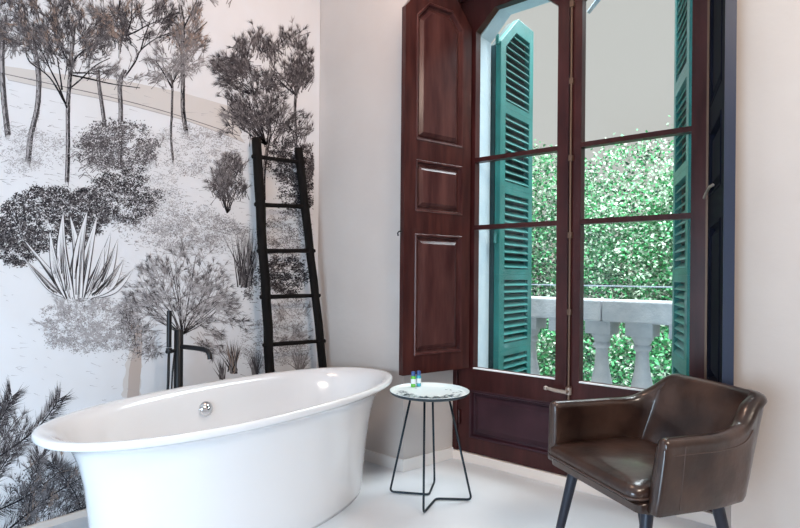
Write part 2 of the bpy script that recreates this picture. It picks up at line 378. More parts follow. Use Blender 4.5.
# ------------------------------------------------------------ garden trees
def tree(x, y, z0, crown, n, seed, label, mix, ls=.07):
    rr = random.Random(seed); root = empty('tree', (x, y, z0)); tag(root, label, 'tree', 'trees beyond the balcony')
    t = MB(); cx, cy, cz, rx, ry, rz = crown
    top = Vector((cx-x, cy-y, cz-z0))
    t.tube([(0, 0, 0), (.05, .02, top.z*.4), (top.x*.6, top.y*.6, top.z*.8), (top.x, top.y, top.z+rz*.5)], [.13, .10, .07, .02], 8)
    for k in range(110):
        s = rr.uniform(.15, .9); p = Vector((top.x*s*.7, top.y*s*.7, top.z*(.15+s*.85)))
        a = rr.uniform(0, 2*PI); q = p+Vector((math.cos(a)*rx*rr.uniform(.4, .95), math.sin(a)*ry*.8, rr.uniform(.1, .9)*rz*.6))
        m_ = (p+q)/2+Vector((0, 0, .12)); t.tube([p, m_, q], [.016, .011, .004], 5)
    t.build('trunk', M['bark'], root, smooth=True)
    l = MB(); cl = [(Vector((rr.uniform(-1, 1), rr.uniform(-1, 1), rr.uniform(-1, 1)))) for _ in range(int(n/28))]
    for c_ in cl:
        if c_.length > 1.15: c_ = c_/c_.length*rr.uniform(.5, 1.1)
        base = Vector((c_.x*rx, c_.y*ry, c_.z*rz))+top
        tone = rr.choices(range(4), mix)[0]
        for _ in range(28):
            p = base+Vector((rr.gauss(0, .09), rr.gauss(0, .09), rr.gauss(0, .08)))
            a = Vector((rr.gauss(0, 1), rr.gauss(0, 1), rr.gauss(0, .7))).normalized()
            b = a.cross(Vector((rr.gauss(0, 1), rr.gauss(0, 1), rr.gauss(0, 1)))).normalized()
            L = ls*rr.uniform(.5, 1.2); w = L*.30
            mi = tone if rr.random() < .6 else rr.choices(range(4), mix)[0]
            l.add([p, p+a*L*.5+b*w, p+a*L, p+a*L*.5-b*w], [(0, 1, 2, 3)], mi)
    l.build('foliage', [M['leafA'], M['leafB'], M['leafC'], M['leafD']], root)
specs = [(-4.9, 7.8, (-4.9, 7.8, .2, .85, .8, 2.6), (3, 3, 2, 2), 'green tree farthest left beyond the balustrade'),
         (-3.5, 7.6, (-3.5, 7.6, .3, .80, .8, 2.6), (3, 3, 3, 2), 'green tree seen behind the left glass leaf'),
         (-2.35, 7.4, (-2.35, 7.4, .15, .70, .8, 2.6), (2, 3, 5, 1), 'pale bushy tree in the left half of the right glass leaf'),
         (-1.25, 7.3, (-1.25, 7.3, .3, .75, .8, 2.6), (2, 3, 4, 2), 'taller green tree in the right half of the right glass leaf'),
         (-2.7, 5.6, (-2.7, 5.6, -.9, .62, .5, 1.5), (3, 3, 2, 3), 'dark green shrub just behind the left balusters'),
         (-1.4, 5.5, (-1.4, 5.5, -.8, .62, .5, 1.5), (3, 3, 2, 3), 'dark green shrub just behind the right balusters')]
for i, (x, y, cr_, mix, lab) in enumerate(specs): tree(x, y, -3, cr_, 56000 if y > 6 else 26000, 20+i, lab, mix, .05)

# ------------------------------------------------------------ bathtub
TC = Vector((-2.085, 1.49, 0)); TA, TB, TN, TROT, TZ = .86, .388, 2.25, .08, .57
tubr = empty('bathtub', TC, TROT); tag(tubr, 'large white freestanding oval bathtub beside the mural wall', 'bathtub')
def sring(a, b, z, n=96, e=TN):
    out = []
    for k in range(n):
        t = 2*PI*k/n; C, s_ = math.cos(t), math.sin(t)
        out.append((b*math.copysign(abs(s_)**(2/e), s_), a*math.copysign(abs(C)**(2/e), C), z))
    return out[::-1]
mb = MB()
prof = [(.200, .125, 0), (.195, .120, .02), (.186, .108, .12), (.174, .095, .25), (.160, .080, .36), (.140, .064, .44), (.118, .050, .49), (.092, .036, .52), (.050, .018, .536), (.016, .006, .541), (.003, .001, .546), (0, 0, .552),
        (.0005, .0005, .562), (.003, .003, .568), (.009, .008, .5705), (.022, .018, .5695), (.040, .028, .565), (.065, .040, .553), (.095, .053, .525), (.125, .066, .48), (.160, .085, .40), (.20, .11, .30), (.24, .14, .21), (.29, .175, .155), (.36, .22, .13), (.60, .30, .125), (.80, .36, .123)]
rs = [sring(TA-da, TB-db, z) for da, db, z in prof]
mb.rings(rs)
tub = mb.build('basin', M['tub'], tubr, smooth=True)
bpy.context.view_layer.update()
bvh = BVHTree.FromPolygons([tubr.matrix_basis @ Vector(v) for v in mb.v], mb.f)
loc, nor, _, _ = bvh.ray_cast(CAM, ray(205, 409).normalized())
if loc is None: loc = Vector((-2.35, 1.3, .45)); nor = Vector((1, 0, 0))
if nor.dot(CAM-loc) < 0: nor = -nor
mb = MB(); q = Vector((0, 0, 1)).rotation_difference(nor)
n_ = 28
prr = [(0, .0), (.034, .0), (.036, .006), (.035, .012), (.024, .023), (.012, .028), (0, .029)]
inv = tubr.matrix_basis.inverted()
rgs = [[inv @ (loc+q @ Vector((r*math.cos(2*PI*k/n_), r*math.sin(2*PI*k/n_), z))) for k in range(n_)] for r, z in prr]
mb.rings(rgs); tag(mb.build('overflow_knob', M['chrome'], tubr, smooth=True), 'round chrome overflow knob')
mb = MB(); mb.lathe([(0, .126), (.035, .126), (.033, .131), (0, .132)], (0, .1, 0), 24); tag(mb.build('drain', M['chrome'], tubr), 'chrome drain')

# ------------------------------------------------------------ bath filler
fp = onx(178.5, 360, -2.575); FX, FY = fp.x, fp.y
fr = empty('bath_faucet', (FX, FY, 0)); tag(fr, 'matt black floor-standing bath filler between tub and mural', 'faucet')
dd = Vector((FX, FY)).length
zt = onx(178.5, 329.5, FX).z
mb = MB(); mb.lathe([(0, 0), (.05, 0), (.05, .01), (.022, .012), (.0215, .02), (.0215, zt-.003), (.019, zt), (0, zt)], (0, 0, 0), 28); mb.build('column', M['black'], fr, smooth=True, auto=40)
sd = Vector((.42, .91, 0)).normalized()      # spout swings out over the tub
pz = onx(183, 346, FX).z
e = onz(209, 354, pz-.045)
# spout end: solve along direction sideways in image
best = min(((abs((lambda P: 400+F*((RT[0]*P.x+RT[1]*P.y)/(FW[0]*P.x+FW[1]*P.y)))(Vector((FX, FY, 0))+Vector((math.cos(a), math.sin(a), 0))*.19)-211), a) for a in [math.radians(t) for t in range(-20, 91, 2)]))
a = best[1]; sd = Vector((math.cos(a), math.sin(a), 0)); Ls = .19
mb = MB(); mb.tube([(0, 0, pz), tuple(sd*Ls*.5+Vector((0, 0, pz-.002))), tuple(sd*(Ls-.035)+Vector((0, 0, pz-.006))), tuple(sd*(Ls-.015)+Vector((0, 0, pz-.012))), tuple(sd*(Ls-.002)+Vector((0, 0, pz-.028))), tuple(sd*Ls+Vector((0, 0, pz-.05)))], .0115, 14)
mb.build('spout', M['black'], fr, smooth=True, auto=50)
hs = onx(169, 347, FX+.01); hx, hy = hs.x-FX, hs.y-FY
z0_, z1_ = onx(169, 347, FX).z, onx(169, 310.5, FX).z
mb = MB(); mb.tube([(hx, hy, z0_), (hx, hy, z1_)], .0115, 16); mb.build('hand_shower', M['black'], fr, smooth=True, auto=50)
mb = MB(); zc = z0_-.02; mb.tube([(hx*1.25, hy*1.25, zc), (-hx*.35, -hy*.35, zc)], .009, 10); mb.lathe([(0, -.014), (.014, -.012), (.014, .012), (0, .014)], (hx, hy, zc+.004), 14); mb.build('holder', M['black'], fr, smooth=True, auto=50)
mb = MB(); mb.tube([(hx, hy, zc), (hx*1.05, hy*1.05, zc-.15), (hx*1.3, hy*1.3, .4), (hx*1.1, hy*1.1, .25), (hx*.4, hy*.4, .22), (0, 0, .26)], .0065, 8); mb.build('hose', M['black'], fr, smooth=True)
mb = MB(); mb.tube([(hx*.4, hy*.4, zc), (hx*.62, hy*.62, zc-.1), (hx*.8, hy*.8, .42), (hx*.9, hy*.9, .3)], .004, 8); mb.build('hose', M['black'], fr, smooth=True)

# ------------------------------------------------------------ ladder
Atop, Btop = onx(256, 138, -2.665), onx(298.5, 148, -2.665)
def on_lean(px, py, x0=-2.665, x1=-2.545):        # lean plane: x runs from x1 at floor to x0 at z=1.88
    k = (x0-x1)/1.88; d = ray(px, py); t = (x1+k*CH)/(d.x-k*d.z); return CAM+d*t
at0, bt0 = on_lean(256.5, 138), on_lean(298.3, 148)
a1, b1 = on_lean(270, 370), on_lean(323.5, 366)
ext = lambda p, q: p+(q-p)*(p.z/(p.z-q.z))
af, bf = ext(at0, a1), ext(bt0, b1)
lad = empty('ladder', tuple((af+bf)/2)); tag(lad, 'black rustic wooden ladder leaning on the mural wall near the corner', 'ladder')
O = (af+bf)/2
def rough_bar(mb, p, q, r, n=9, seg=9, jit=.08, wob=.004):
    pts = [p+(q-p)*(i/seg)+Vector((R.uniform(-wob, wob) if 0 < i < seg else 0, R.uniform(-wob, wob) if 0 < i < seg else 0, 0)) for i in range(seg+1)]
    mb.tube(pts, r, n, jit=jit)
for p, q, r in ((af, at0, .027), (bf, bt0, .025)):
    mb = MB(); rough_bar(mb, p-O, q-O, r, 8, 14, .07, .004); mb.build('rail', M['ladder'], lad, bevel=0, smooth=True)
def zfrac(p, q, z): return p+(q-p)*((z-p.z)/(q.z-p.z))
zl = [on_lean(263, y).z for y in (158, 205, 251, 297)]+[on_lean(268, 345).z]
zr = [on_lean(304, y).z for y in (163, 206.5, 250.5, 296)]+[on_lean(322, 341).z]
stp = (zl[0]-zl[4])/4
zl += [zl[4]-stp, zl[4]-2*stp]; zr += [zr[4]-stp, zr[4]-2*stp]
for u, v in zip(zl, zr):
    if u < .1: continue
    p, q = zfrac(af, at0, u), zfrac(bf, bt0, v); d = (q-p).normalized()*.035
    mb = MB(); rough_bar(mb, p-d-O, q+d-O, .0125, 7, 6, .12, .002); mb.build('rung', M['ladder'], lad, smooth=True)

# ------------------------------------------------------------ side table
tc = Vector((-1.665, 2.222, 0))
tt = onz(429.5, 390.5, .53)
tc = Vector((tt.x, tt.y, 0)); print('TABLE', tc)
tb = empty('side_table', tuple(tc)); tag(tb, 'small round side table with bent wire legs beside the tub', 'table')
TR = .196
mb = MB(); mb.lathe([(0, .514), (TR-.014, .514), (TR-.004, .518), (TR, .526), (TR+.001, .531)], n=64, cap1=False)
mb.lathe([(TR+.001, .531), (TR-.001, .5325), (TR-.004, .530), (TR-.010, .522), (TR-.018, .519), (0, .518)], n=64, mi=1, cap0=False)
mb.build('tray_top', [M['trayrim'], M['tray']], tb, smooth=True, auto=50)
mb = MB(); mb.lathe([(0, .5192), (TR-.018, .5192), (TR-.018, .5196), (0, .5196)], n=64)
# printed leaves on the near side
rr = random.Random(3); near = math.atan2(-tc.y, -tc.x)
for k in range(420):
    a = near+rr.gauss(0, .85); r_ = TR*rr.uniform(.52, .88); c_ = Vector((math.cos(a)*r_, math.sin(a)*r_, .5202))
    th = rr.uniform(0, 2*PI); L = rr.uniform(.010, .028); u = Vector((math.cos(th), math.sin(th), 0)); w = Vector((-u.y, u.x, 0))*L*.2
    if (c_+u*L).xy.length < TR-.019 and math.sin(a*9)+math.sin(a*23+r_*60) > -.3: mb.add([c_, c_+u*L*.5+w, c_+u*L, c_+u*L*.5-w], [(0, 1, 2, 3)], 1)
mb.build('tray_surface', [M['tray'], M['trayink']], tb)
def fl(x, y): p = onz(x, y, .008)-tc; return Vector((p.x, p.y, .008))
Lf, Lc, Bf = fl(390, 491.5), fl(429, 494.5), fl(434.5, 481.5)
Ff, Rc, Rf = fl(423.5, 513), fl(436, 498.5), fl(471.5, 499.5)
def topof(px, ):                                   # under the tray at pixel column
    p = onz(px[0], px[1], .512)-tc; return Vector((p.x, p.y, .512))
def bent(pts, r=.022, n=6):                        # rounded corners
    out = [pts[0]]
    for i in range(1, len(pts)-1):
        p, a, b = pts[i], (pts[i-1]-pts[i]), (pts[i+1]-pts[i]); k = min(r, a.length*.45, b.length*.45)
        a = p+a.normalized()*k; b = p+b.normalized()*k
        out += [a*(1-t)**2+p*2*t*(1-t)+b*t*t for t in [j/n for j in range(n+1)]]
    return out+[pts[-1]]
tL, tB, tF, tR = topof((411, 396)), topof((432.5, 392)), topof((424.5, 399)), topof((448.5, 395.5))
mb = MB(); mb.tube(bent([tL, Lf, Lc, Bf, tB]), .0055, 10); mb.build('wire_leg_frame', M['rod'], tb, smooth=True)
mb = MB(); mb.tube(bent([tF, Ff, Rc, Rf, tR]), .0055, 10); mb.build('wire_leg_frame', M['rod'], tb, smooth=True)
for nm, px, py, m, lab in (('small_bottle', 413.2, 387, 'bgreen', 'tiny green bottle with dark cap on the side table'), ('small_bottle', 418.6, 386.3, 'bblue', 'tiny turquoise bottle with dark cap on the side table')):
    p = onz(px, py, .52); root = empty(nm, (p.x, p.y, .5205)); tag(root, lab, 'bottle')
    b = MB(); b.lathe([(0, 0), (.0115, 0), (.0125, .004), (.0125, .05), (.010, .056), (.008, .06), (0, .06)], n=20); b.build('body', M[m], root, smooth=True, auto=40)
    b = MB(); b.lathe([(.0129, .018), (.0129, .042), (.0127, .042), (.0127, .018)], n=20); b.build('label_band', M['label'], root, smooth=True, auto=40)
    b = MB(); b.lathe([(0, .058), (.0105, .058), (.0105, .078), (.009, .08), (0, .08)], n=20); b.build('cap', M['cap'], root, smooth=True, auto=40)

# ------------------------------------------------------------ armchair
CK = .93
def cb(m, *a, **k):
    m.v = [(x*CK, y*CK, CH-(CH-z)*CK) for x, y, z in m.v]; return m.build(*a, **k)
ch = empty('armchair', (-.74*CK, 1.984*CK, 0), math.atan2(-.537, .843)); tag(ch, 'brown leather tub armchair with dark tapered legs in front of the balcony doors', 'armchair')
def cr_spline(P, n):
    out = []
    for i in range(len(P)-1):
        p0, p1, p2, p3 = P[max(i-1, 0)], P[i], P[i+1], P[min(i+2, len(P)-1)]
        for j in range(n):
            t = j/n
            out.append([.5*((2*b)+(-a+c)*t+(2*a-5*b+4*c-d)*t*t+(-a+3*b-3*c+d)*t**3) for a, b, c, d in zip(p0, p1, p2, p3)])
    out.append(list(P[-1])); return out
H_ = [(-.270, .015, -.270, .050, .598), (-.270, .13, -.270, .15, .598), (-.268, .24, -.268, .25, .598), (-.262, .33, -.262, .355, .604), (-.250, .375, -.236, .44, .652), (-.215, .392, -.200, .505, .699), (-.11, .398, -.11, .520, .703), (0, .40, 0, .522, .704)]
K = H_+[(-a, b, -c, d, e_) for a, b, c, d, e_ in H_[::-1][1:]]
K[0] = (-.272, .0, -.270, .004, .600)
K[3] = (-.262, .33, -.264, .362, .600); K[4] = (-.250, .375, -.238, .44, .638); K[5] = (-.215, .392, -.190, .503, .699)
K[9] = (.205, .392, .202, .500, .704); K[10] = (.238, .370, .222, .446, .678); K[11] = (.250, .33, .246, .368, .614)
path = cr_spline(K, 8)
def section(i, sc=1.0, off=(0, 0)):
    p = path[i]; a = path[max(i-1, 0)]; b = path[min(i+1, len(path)-1)]
    def nrm(k):
        t = Vector((b[k]-a[k], b[k+1]-a[k+1])); t.normalize(); return Vector((-t.y, t.x))
    nb, ntp = nrm(0), nrm(2)
    h = (.023+.007*min(1, max(0, (p[1]-.25)/.12)))*sc; B = Vector((p[0], p[1]))+Vector(off); Tt = Vector((p[2], p[3]))+Vector(off); z0, z1 = .362+(1-sc)*.01, p[4]-(1-sc)*.02
    out = []
    def P(v, n, w, z): q_ = v+n*w; return (q_.x, q_.y, z)
    out.append(P(B, nb, h*.8, z0)); out.append(P(B, nb, h, z0+.015))
    for t in (.25, .5, .75, .88):
        c_ = B.lerp(Tt, t); nn = nb.lerp(ntp, t); out.append(P(c_, nn, h*(1+.06*math.sin(t*PI)), z0+(z1-z0)*t))
    for k in range(9):
        an = PI*k/8; out.append(P(Tt, ntp, h*1.08*math.cos(an), z1-.024+.024*math.sin(an)))
    for t in (.88, .75, .5, .25):
        c_ = B.lerp(Tt, t); nn = nb.lerp(ntp, t); out.append(P(c_, nn, -h*(1+.25*math.sin(t*PI)), z0+(z1-z0)*t))
    out.append(P(B, nb, -h, z0+.015)); out.append(P(B, nb, -h*.8, z0))
    return out
mb = MB(); N = len(path)
secs = [section(0, .55, (0, -.018)), section(0, .85, (0, -.013)), section(0, 1, (0, -.003))]+[section(i) for i in range(1, N-1)]+[section(N-1, 1, (0, -.003)), section(N-1, .85, (0, -.013)), section(N-1, .55, (0, -.018))]
mb.rings(secs); cb(mb, 'shell', M['leather'], ch, smooth=True, auto=60)
def rrect(hx, hy, r, z, cx=0, cy=0, n=7):
    out = []
    for sx, sy, a0 in ((1, 1, 0), (-1, 1, 90), (-1, -1, 180), (1, -1, 270)):
        for k in range(n):
            a = math.radians(a0+90*k/(n-1)); out.append((cx+sx*(hx-r)+r*math.cos(a), cy+sy*(hy-r)+r*math.sin(a), z))
    return out
mb = MB(); mb.rings([rrect(.250, .185, .03, .352, 0, .185), rrect(.254, .205, .03, .360, 0, .175), rrect(.254, .208, .03, .385, 0, .175), rrect(.25, .20, .03, .392, 0, .175)])
cb(mb, 'seat_base', M['leather'], ch, smooth=True, auto=50)
mb = MB(); cy = .165
mb.rings([rrect(.238, .20, .04, .388, 0, cy), rrect(.244, .212, .04, .398, 0, cy), rrect(.247, .218, .04, .412, 0, cy), rrect(.244, .214, .04, .428, 0, cy), rrect(.235, .198, .05, .441, 0, cy), rrect(.19, .155, .06, .450, 0, cy), rrect(.12, .10, .05, .456, 0, cy), rrect(.03, .03, .02, .458, 0, cy)])
cu = cb(mb, 'seat_cushion', M['leather'], ch, smooth=True)
mb = MB(); q = rrect(.247, .219, .04, .404, 0, cy); mb.tube(q+[q[0]], .0035, 6); cb(mb, 'piping', M['seam'], cu, smooth=True)
# seams: along the outer arm below the roll, down the arm fronts, across the back
for s_ in (0, 1):
    idx = list(range(2, 30)) if s_ == 0 else list(range(N-30, N-2))
    sm = MB(); sm.tube([Vector(section(i)[4]).lerp(Vector(section(i)[5]), .3) for i in idx], .0020, 5); cb(sm, 'side_seam', M['seam'], ch, smooth=True)
    i = 5 if s_ == 0 else N-6; sm = MB(); sm.tube([Vector(v) for v in section(i)[1:7]], .0020, 5); cb(sm, 'front_seam', M['seam'], ch, smooth=True)
lg = [(-.195, .05, -.245, -.035), (.195, .05, .245, -.035), (-.19, .33, -.235, .43), (.19, .33, .235, .43)]
for x0, y0, x1, y1 in lg:
    mb = MB(); mb.tube([(x0, y0, .37), ((x0+x1)/2, (y0+y1)/2, .1436), (x1, y1, -.077), (x1, y1, -.0828)], [.021, .017, .012, .010], 16); cb(mb, 'leg', M['leg'], ch, smooth=True, auto=50)

# ------------------------------------------------------------ mural wallpaper
exec_mural = True
MU = MB(); MX = XL+.004
def W(x, y, k=0):
    p = onx(x, y, MX); return (MX+.0004+.0003*k, p.y, p.z)
def inb(x, y):
    return W(x, y)[1] < YW-.004 and W(x, y)[1] > -1.5
LV = [0]
def tri(p, q, w, t, k=None):
    # tapered stroke from p to q, pixel width w
    dx, dy = q[0]-p[0], q[1]-p[1]; L = math.hypot(dx, dy) or 1; nx, ny = -dy/L*w/2, dx/L*w/2
    if q[0] > 315 or p[0] > 314: return
    k = R.random()*3 if k is None else k
    MU.add([W(p[0]-nx, p[1]-ny, k), W(p[0]+nx, p[1]+ny, k), W(*q, k)], [(0, 1, 2)], t)
def leafq(p, q, w, t, k=None):
    dx, dy = q[0]-p[0], q[1]-p[1]; L = math.hypot(dx, dy) or 1; nx, ny = -dy/L*w/2, dx/L*w/2
    if q[0] > 314 or p[0] > 314: return
    m_ = ((p[0]+q[0])/2, (p[1]+q[1])/2); k = R.random()*3 if k is None else k
    MU.add([W(*p, k), W(m_[0]+nx, m_[1]+ny, k), W(*q, k), W(m_[0]-nx, m_[1]-ny, k)], [(0, 1, 2, 3)], t)
def poly(pts, w0, w1, t, k=1.0):                   # smooth ribbon
    P = cr_spline([list(p) for p in pts], 6); n = len(P); vs = []
    for i, p in enumerate(P):
        a, b = P[max(i-1, 0)], P[min(i+1, n-1)]; dx, dy = b[0]-a[0], b[1]-a[1]; L = math.hypot(dx, dy) or 1
        w = (w0+(w1-w0)*i/(n-1))/2*R.uniform(.85, 1.15); vs += [W(p[0]+dy/L*w, p[1]-dx/L*w, k), W(p[0]-dy/L*w, p[1]+dx/L*w, k)]
    MU.add(vs, [(2*i, 2*i+2, 2*i+3, 2*i+1) for i in range(n-1)], t)
def trunk(pts, w0, w1, t=1):                       # pale trunk with dark side and bark ticks
    poly(pts, w0, w1, 3, .5)
    off = lambda f_: [(x+f_, y) for x, y in pts]
    poly(off(w0*.30), w0*.42, w1*.42, t, 1.5); poly(off(-w0*.46), .6, .5, t, 1.6)
    P = cr_spline([list(p) for p in pts], 10)
    for x, y in P:
        for _ in range(3):
            a = x+R.uniform(-.45, .45)*w0; tri((a, y+R.uniform(-3, 3)), (a+R.uniform(-.6, .6), y+R.uniform(3, 8)), .6, R.choice((t, 2)), 2)
def fan(x, y, a, L, n, t, spread=.9, w=.7):
    for _ in range(n):
        b = a+R.gauss(0, spread*.5); l = L*R.uniform(.5, 1.1)
        s = R.uniform(0, .35)*L; x0, y0 = x+math.cos(a)*s, y-math.sin(a)*s
        tri((x0, y0), (x0+math.cos(b)*l, y0-math.sin(b)*l), w, t)
def crown(cx, cy, rx, ry, n, tones, L=8, origin=None, w=.46, spread=.8, m=10):
    ox, oy = origin or (cx, cy+ry*.7)
    lumps = []; sp = min(9, rx*.35)
    for _ in range(max(7, int(rx*ry/40))):
        r = math.sqrt(R.random())*.95; a = R.uniform(0, 2*PI); lumps.append((cx+rx*r*math.cos(a), cy+ry*r*math.sin(a), R.uniform(.6, 1.3)))
    for _ in range(n):
        lx, ly, ls = R.choice(lumps); d = math.atan2(-(ly-oy), lx-ox)+R.gauss(0, .5)
        s_ = R.uniform(-1, 1)*sp*ls; x, y = lx+math.cos(d)*s_+R.gauss(0, 2.2), ly-math.sin(d)*s_+R.gauss(0, 2.2)
        tri((x-math.cos(d)*L*1.2, y+math.sin(d)*L*1.2), (x+math.cos(d)*L*.6, y-math.sin(d)*L*.6), .8, tones[0])
        fan(x, y, d, L, m, R.choice(tones), spread, w)
def boughs(o, cx, cy, rx, ry, n, t, w0=1.4):       # thin limbs from o into the crown
    for _ in range(n):
        a = R.uniform(0, 2*PI); x, y = cx+rx*.8*math.cos(a), cy+ry*.8*math.sin(a)
        poly([o, ((o[0]+x)/2+R.uniform(-5, 5), (o[1]+y)/2+R.uniform(-4, 4)), (x, y)], w0, .4, t, 1.8)
def bush(cx, cy, rx, ry, n, tones, L=3.2, lump=9, cl=None):
    cs = []
    for _ in range(cl or max(12, int(rx*ry/7))):
        r = math.sqrt(R.random()); a = R.uniform(0, 2*PI); cs.append((cx+rx*r*math.cos(a), cy+ry*r*math.sin(a)))
    for _ in range(int(n*1.9)):
        c_ = R.choice(cs); a = R.uniform(0, 2*PI); r = abs(R.gauss(0, .5))*lump*.8
        x, y = c_[0]+r*math.cos(a), c_[1]+r*.7*math.sin(a)
        t = tones[0] if math.sin(a) < -.2 and R.random() < .5 else R.choice(tones)
        b = R.uniform(0, 2*PI); l = L*.8*R.uniform(.5, 1.1)
        leafq((x, y), (x+l*math.cos(b), y+l*math.sin(b)*.8), l*.34, t)
def scrib(x0, x1, y0, y1, n, tones, L=5, amp=1.5, w=.45):
    for _ in range(int(n*.55)):
        x, y = R.uniform(x0, x1), R.uniform(y0, y1); l = L*R.uniform(.4, 1.6); s = R.uniform(-.15, .45)
        tri((x, y), (x+l, y+l*s+R.uniform(-amp, amp)), w, R.choice(tones))
# sheet
MU.add([(XL+.001, -2.5, .03), (XL+.001, YW-.002, .03), (XL+.001, YW-.002, ZC-.01), (XL+.001, -2.5, ZC-.01),
        (MX, -2.5, .03), (MX, YW-.002, .03), (MX, YW-.002, ZC-.01), (MX, -2.5, ZC-.01)],
       [(3, 2, 1, 0), (4, 5, 6, 7), (0, 1, 5, 4), (1, 2, 6, 5), (2, 3, 7, 6), (3, 0, 4, 7)], 0)
# offsets: mural material slots 0 paper, 1 black ... 5 brown
I0, I1, I2, I3, I4 = 1, 2, 3, 4, 5
# far hill lines
poly([(5, 74), (60, 86), (110, 97), (170, 113), (240, 136)], .9, .7, I2); poly([(8, 80), (60, 91), (120, 103), (190, 122), (245, 143)], .7, .6, I3)
poly([(-120, 48), (-50, 62), (5, 74)], .9, .9, I2)
scrib(5, 240, 78, 140, 130, (I3,), 9, .6)
P1 = [(5, 74), (60, 86), (110, 97), (170, 113), (240, 136)]; P2 = [(245, 143), (190, 122), (120, 103), (60, 91), (8, 80)]
MU.add([W(*p, .2) for p in P1+P2], [tuple(range(10))], 6)
P3 = [(5, 66), (60, 74), (120, 80), (180, 92), (250, 112)]
MU.add([W(*p, .1) for p in P3+P1[::-1]], [tuple(range(10))], 6)
# T1..T8 trunks
def tk(pts, w0, w1, t=I1):
    poly(pts, w0, w1, I3, .5); poly([(x+w0*.22, y) for x, y in pts], w0*.5, w1*.5, t, 1.5); poly([(x-w0*.44, y) for x, y in pts], .6, .5, t, 1.6)
    for x, y in cr_spline([list(p) for p in pts], 10):
        for _ in range(3):
            a = x+R.uniform(-.45, .45)*w0; tri((a, y+R.uniform(-3, 3)), (a+R.uniform(-.5, .5), y+R.uniform(3, 7)), .6, R.choice((t, I2)), 2)
tk([(8, 135), (5, 110), (3, 85), (2, 50), (5, 15)], 6, 4)
tk([(28, 162), (31, 135), (37, 110), (39, 88), (38, 68), (33, 40)], 6, 3)
tk([(67, 182), (68, 150), (68, 110), (69, 90), (71, 66), (72, 50), (74, 22)], 4.5, 2.2, I0)
tk([(105, 127), (102, 105), (99, 84), (98, 70)], 4, 3, I1)
tk([(120, 165), (120, 140), (121, 110), (120, 84), (125, 70)], 5, 3, I1)
tk([(173, 160), (171, 135), (172, 110), (172, 80), (166, 72)], 2.2, 1.4, I1)
tk([(186, 131), (183, 110), (183, 90), (183, 66), (183, 25), (180, 5)], 4.5, 2.2, I0)
for p in ([(67, 108), (58, 85), (50, 69), (42, 52), (25, 28)], [(69, 89), (80, 80), (95, 66), (110, 58)], [(71, 75), (90, 79), (112, 84), (140, 88)], [(70, 73), (85, 73), (100, 74)], [(62, 90), (60, 75), (57, 58)], [(71, 66), (62, 50), (55, 30)], [(72, 62), (82, 52), (95, 45)], [(66, 105), (50, 78), (30, 62), (25, 50)],
          [(126, 36), (131, 20), (132, 0)], [(126, 36), (137, 31), (146, 26), (160, 20)], [(124, 78), (135, 62), (141, 50), (157, 38), (176, 31)], [(141, 50), (144, 38), (150, 22)], [(120, 0), (117, 20), (108, 5)],
          [(172, 88), (163, 72), (155, 60)], [(172, 84), (180, 68), (188, 58)], [(183, 42), (195, 33), (207, 22)], [(183, 30), (190, 15), (197, 0)]):
    poly(p, 1.9, .8, I0, 1.9)
# crowns
crown(30, 22, 36, 28, 230, (I1, I1, I2, I4), 8, (45, 60)); crown(72, 30, 36, 36, 330, (I1, I0, I1, I2, I4), 8, (70, 75))
crown(98, 58, 22, 22, 110, (I1, I2, I2), 7, (80, 75)); crown(48, 48, 22, 16, 70, (I1, I2), 7, (60, 80))
crown(118, 18, 26, 24, 150, (I1, I2, I4), 8, (125, 50)); crown(148, 22, 30, 22, 190, (I1, I0, I2), 7, (140, 52))
crown(140, 74, 30, 14, 60, (I2, I3), 6, (120, 90)); crown(170, 65, 22, 26, 130, (I2, I3, I2), 6, (172, 95))
crown(190, 28, 20, 30, 190, (I2, I1, I4), 7, (184, 60)); crown(188, 60, 14, 12, 40, (I2, I3), 6)
crown(8, 30, 16, 32, 90, (I2, I1), 8, (5, 70))
for cx in (-40, -95, -150): crown(cx, 10, 36, 40, 260, (I1, I2, I0), 9, (cx, 60)); tk([(cx+6, 150), (cx+2, 100), (cx, 50)], 6, 3)
for x in range(0, 215, 30): crown(x+10, -35, 26, 36, 110, (I2, I1, I4), 9, (x+10, 20))
# dark pines on the right
for (cx, cy, rx, ry, n, o) in ((228, 58, 24, 22, 210, (250, 85)), (252, 50, 18, 18, 110, (255, 85)), (238, 78, 24, 16, 120, (255, 90)), (285, 62, 28, 28, 280, (296, 95)), (303, 75, 13, 34, 150, (296, 100)), (248, 110, 30, 16, 190, (262, 140)), (270, 118, 26, 24, 230, (268, 150)), (232, 125, 14, 12, 60, (255, 135)), (272, 92, 20, 14, 90, (268, 120)), (300, 128, 14, 14, 50, (296, 140))):
    crown(cx, cy, rx, ry, int(n*.85), (I1, I1, I2, I2, I0), 7, o, .5)
tk([(296, 165), (296, 135), (295, 110), (296, 90), (298, 70)], 2.6, 1.6, I0)
tk([(264, 200), (264, 175), (267, 150), (270, 130), (262, 110)], 3.5, 2, I0)
boughs((296, 95), 288, 65, 24, 24, 12, I0); boughs((266, 145), 255, 112, 34, 24, 14, I0)
boughs((255, 95), 232, 62, 26, 24, 10, I0)
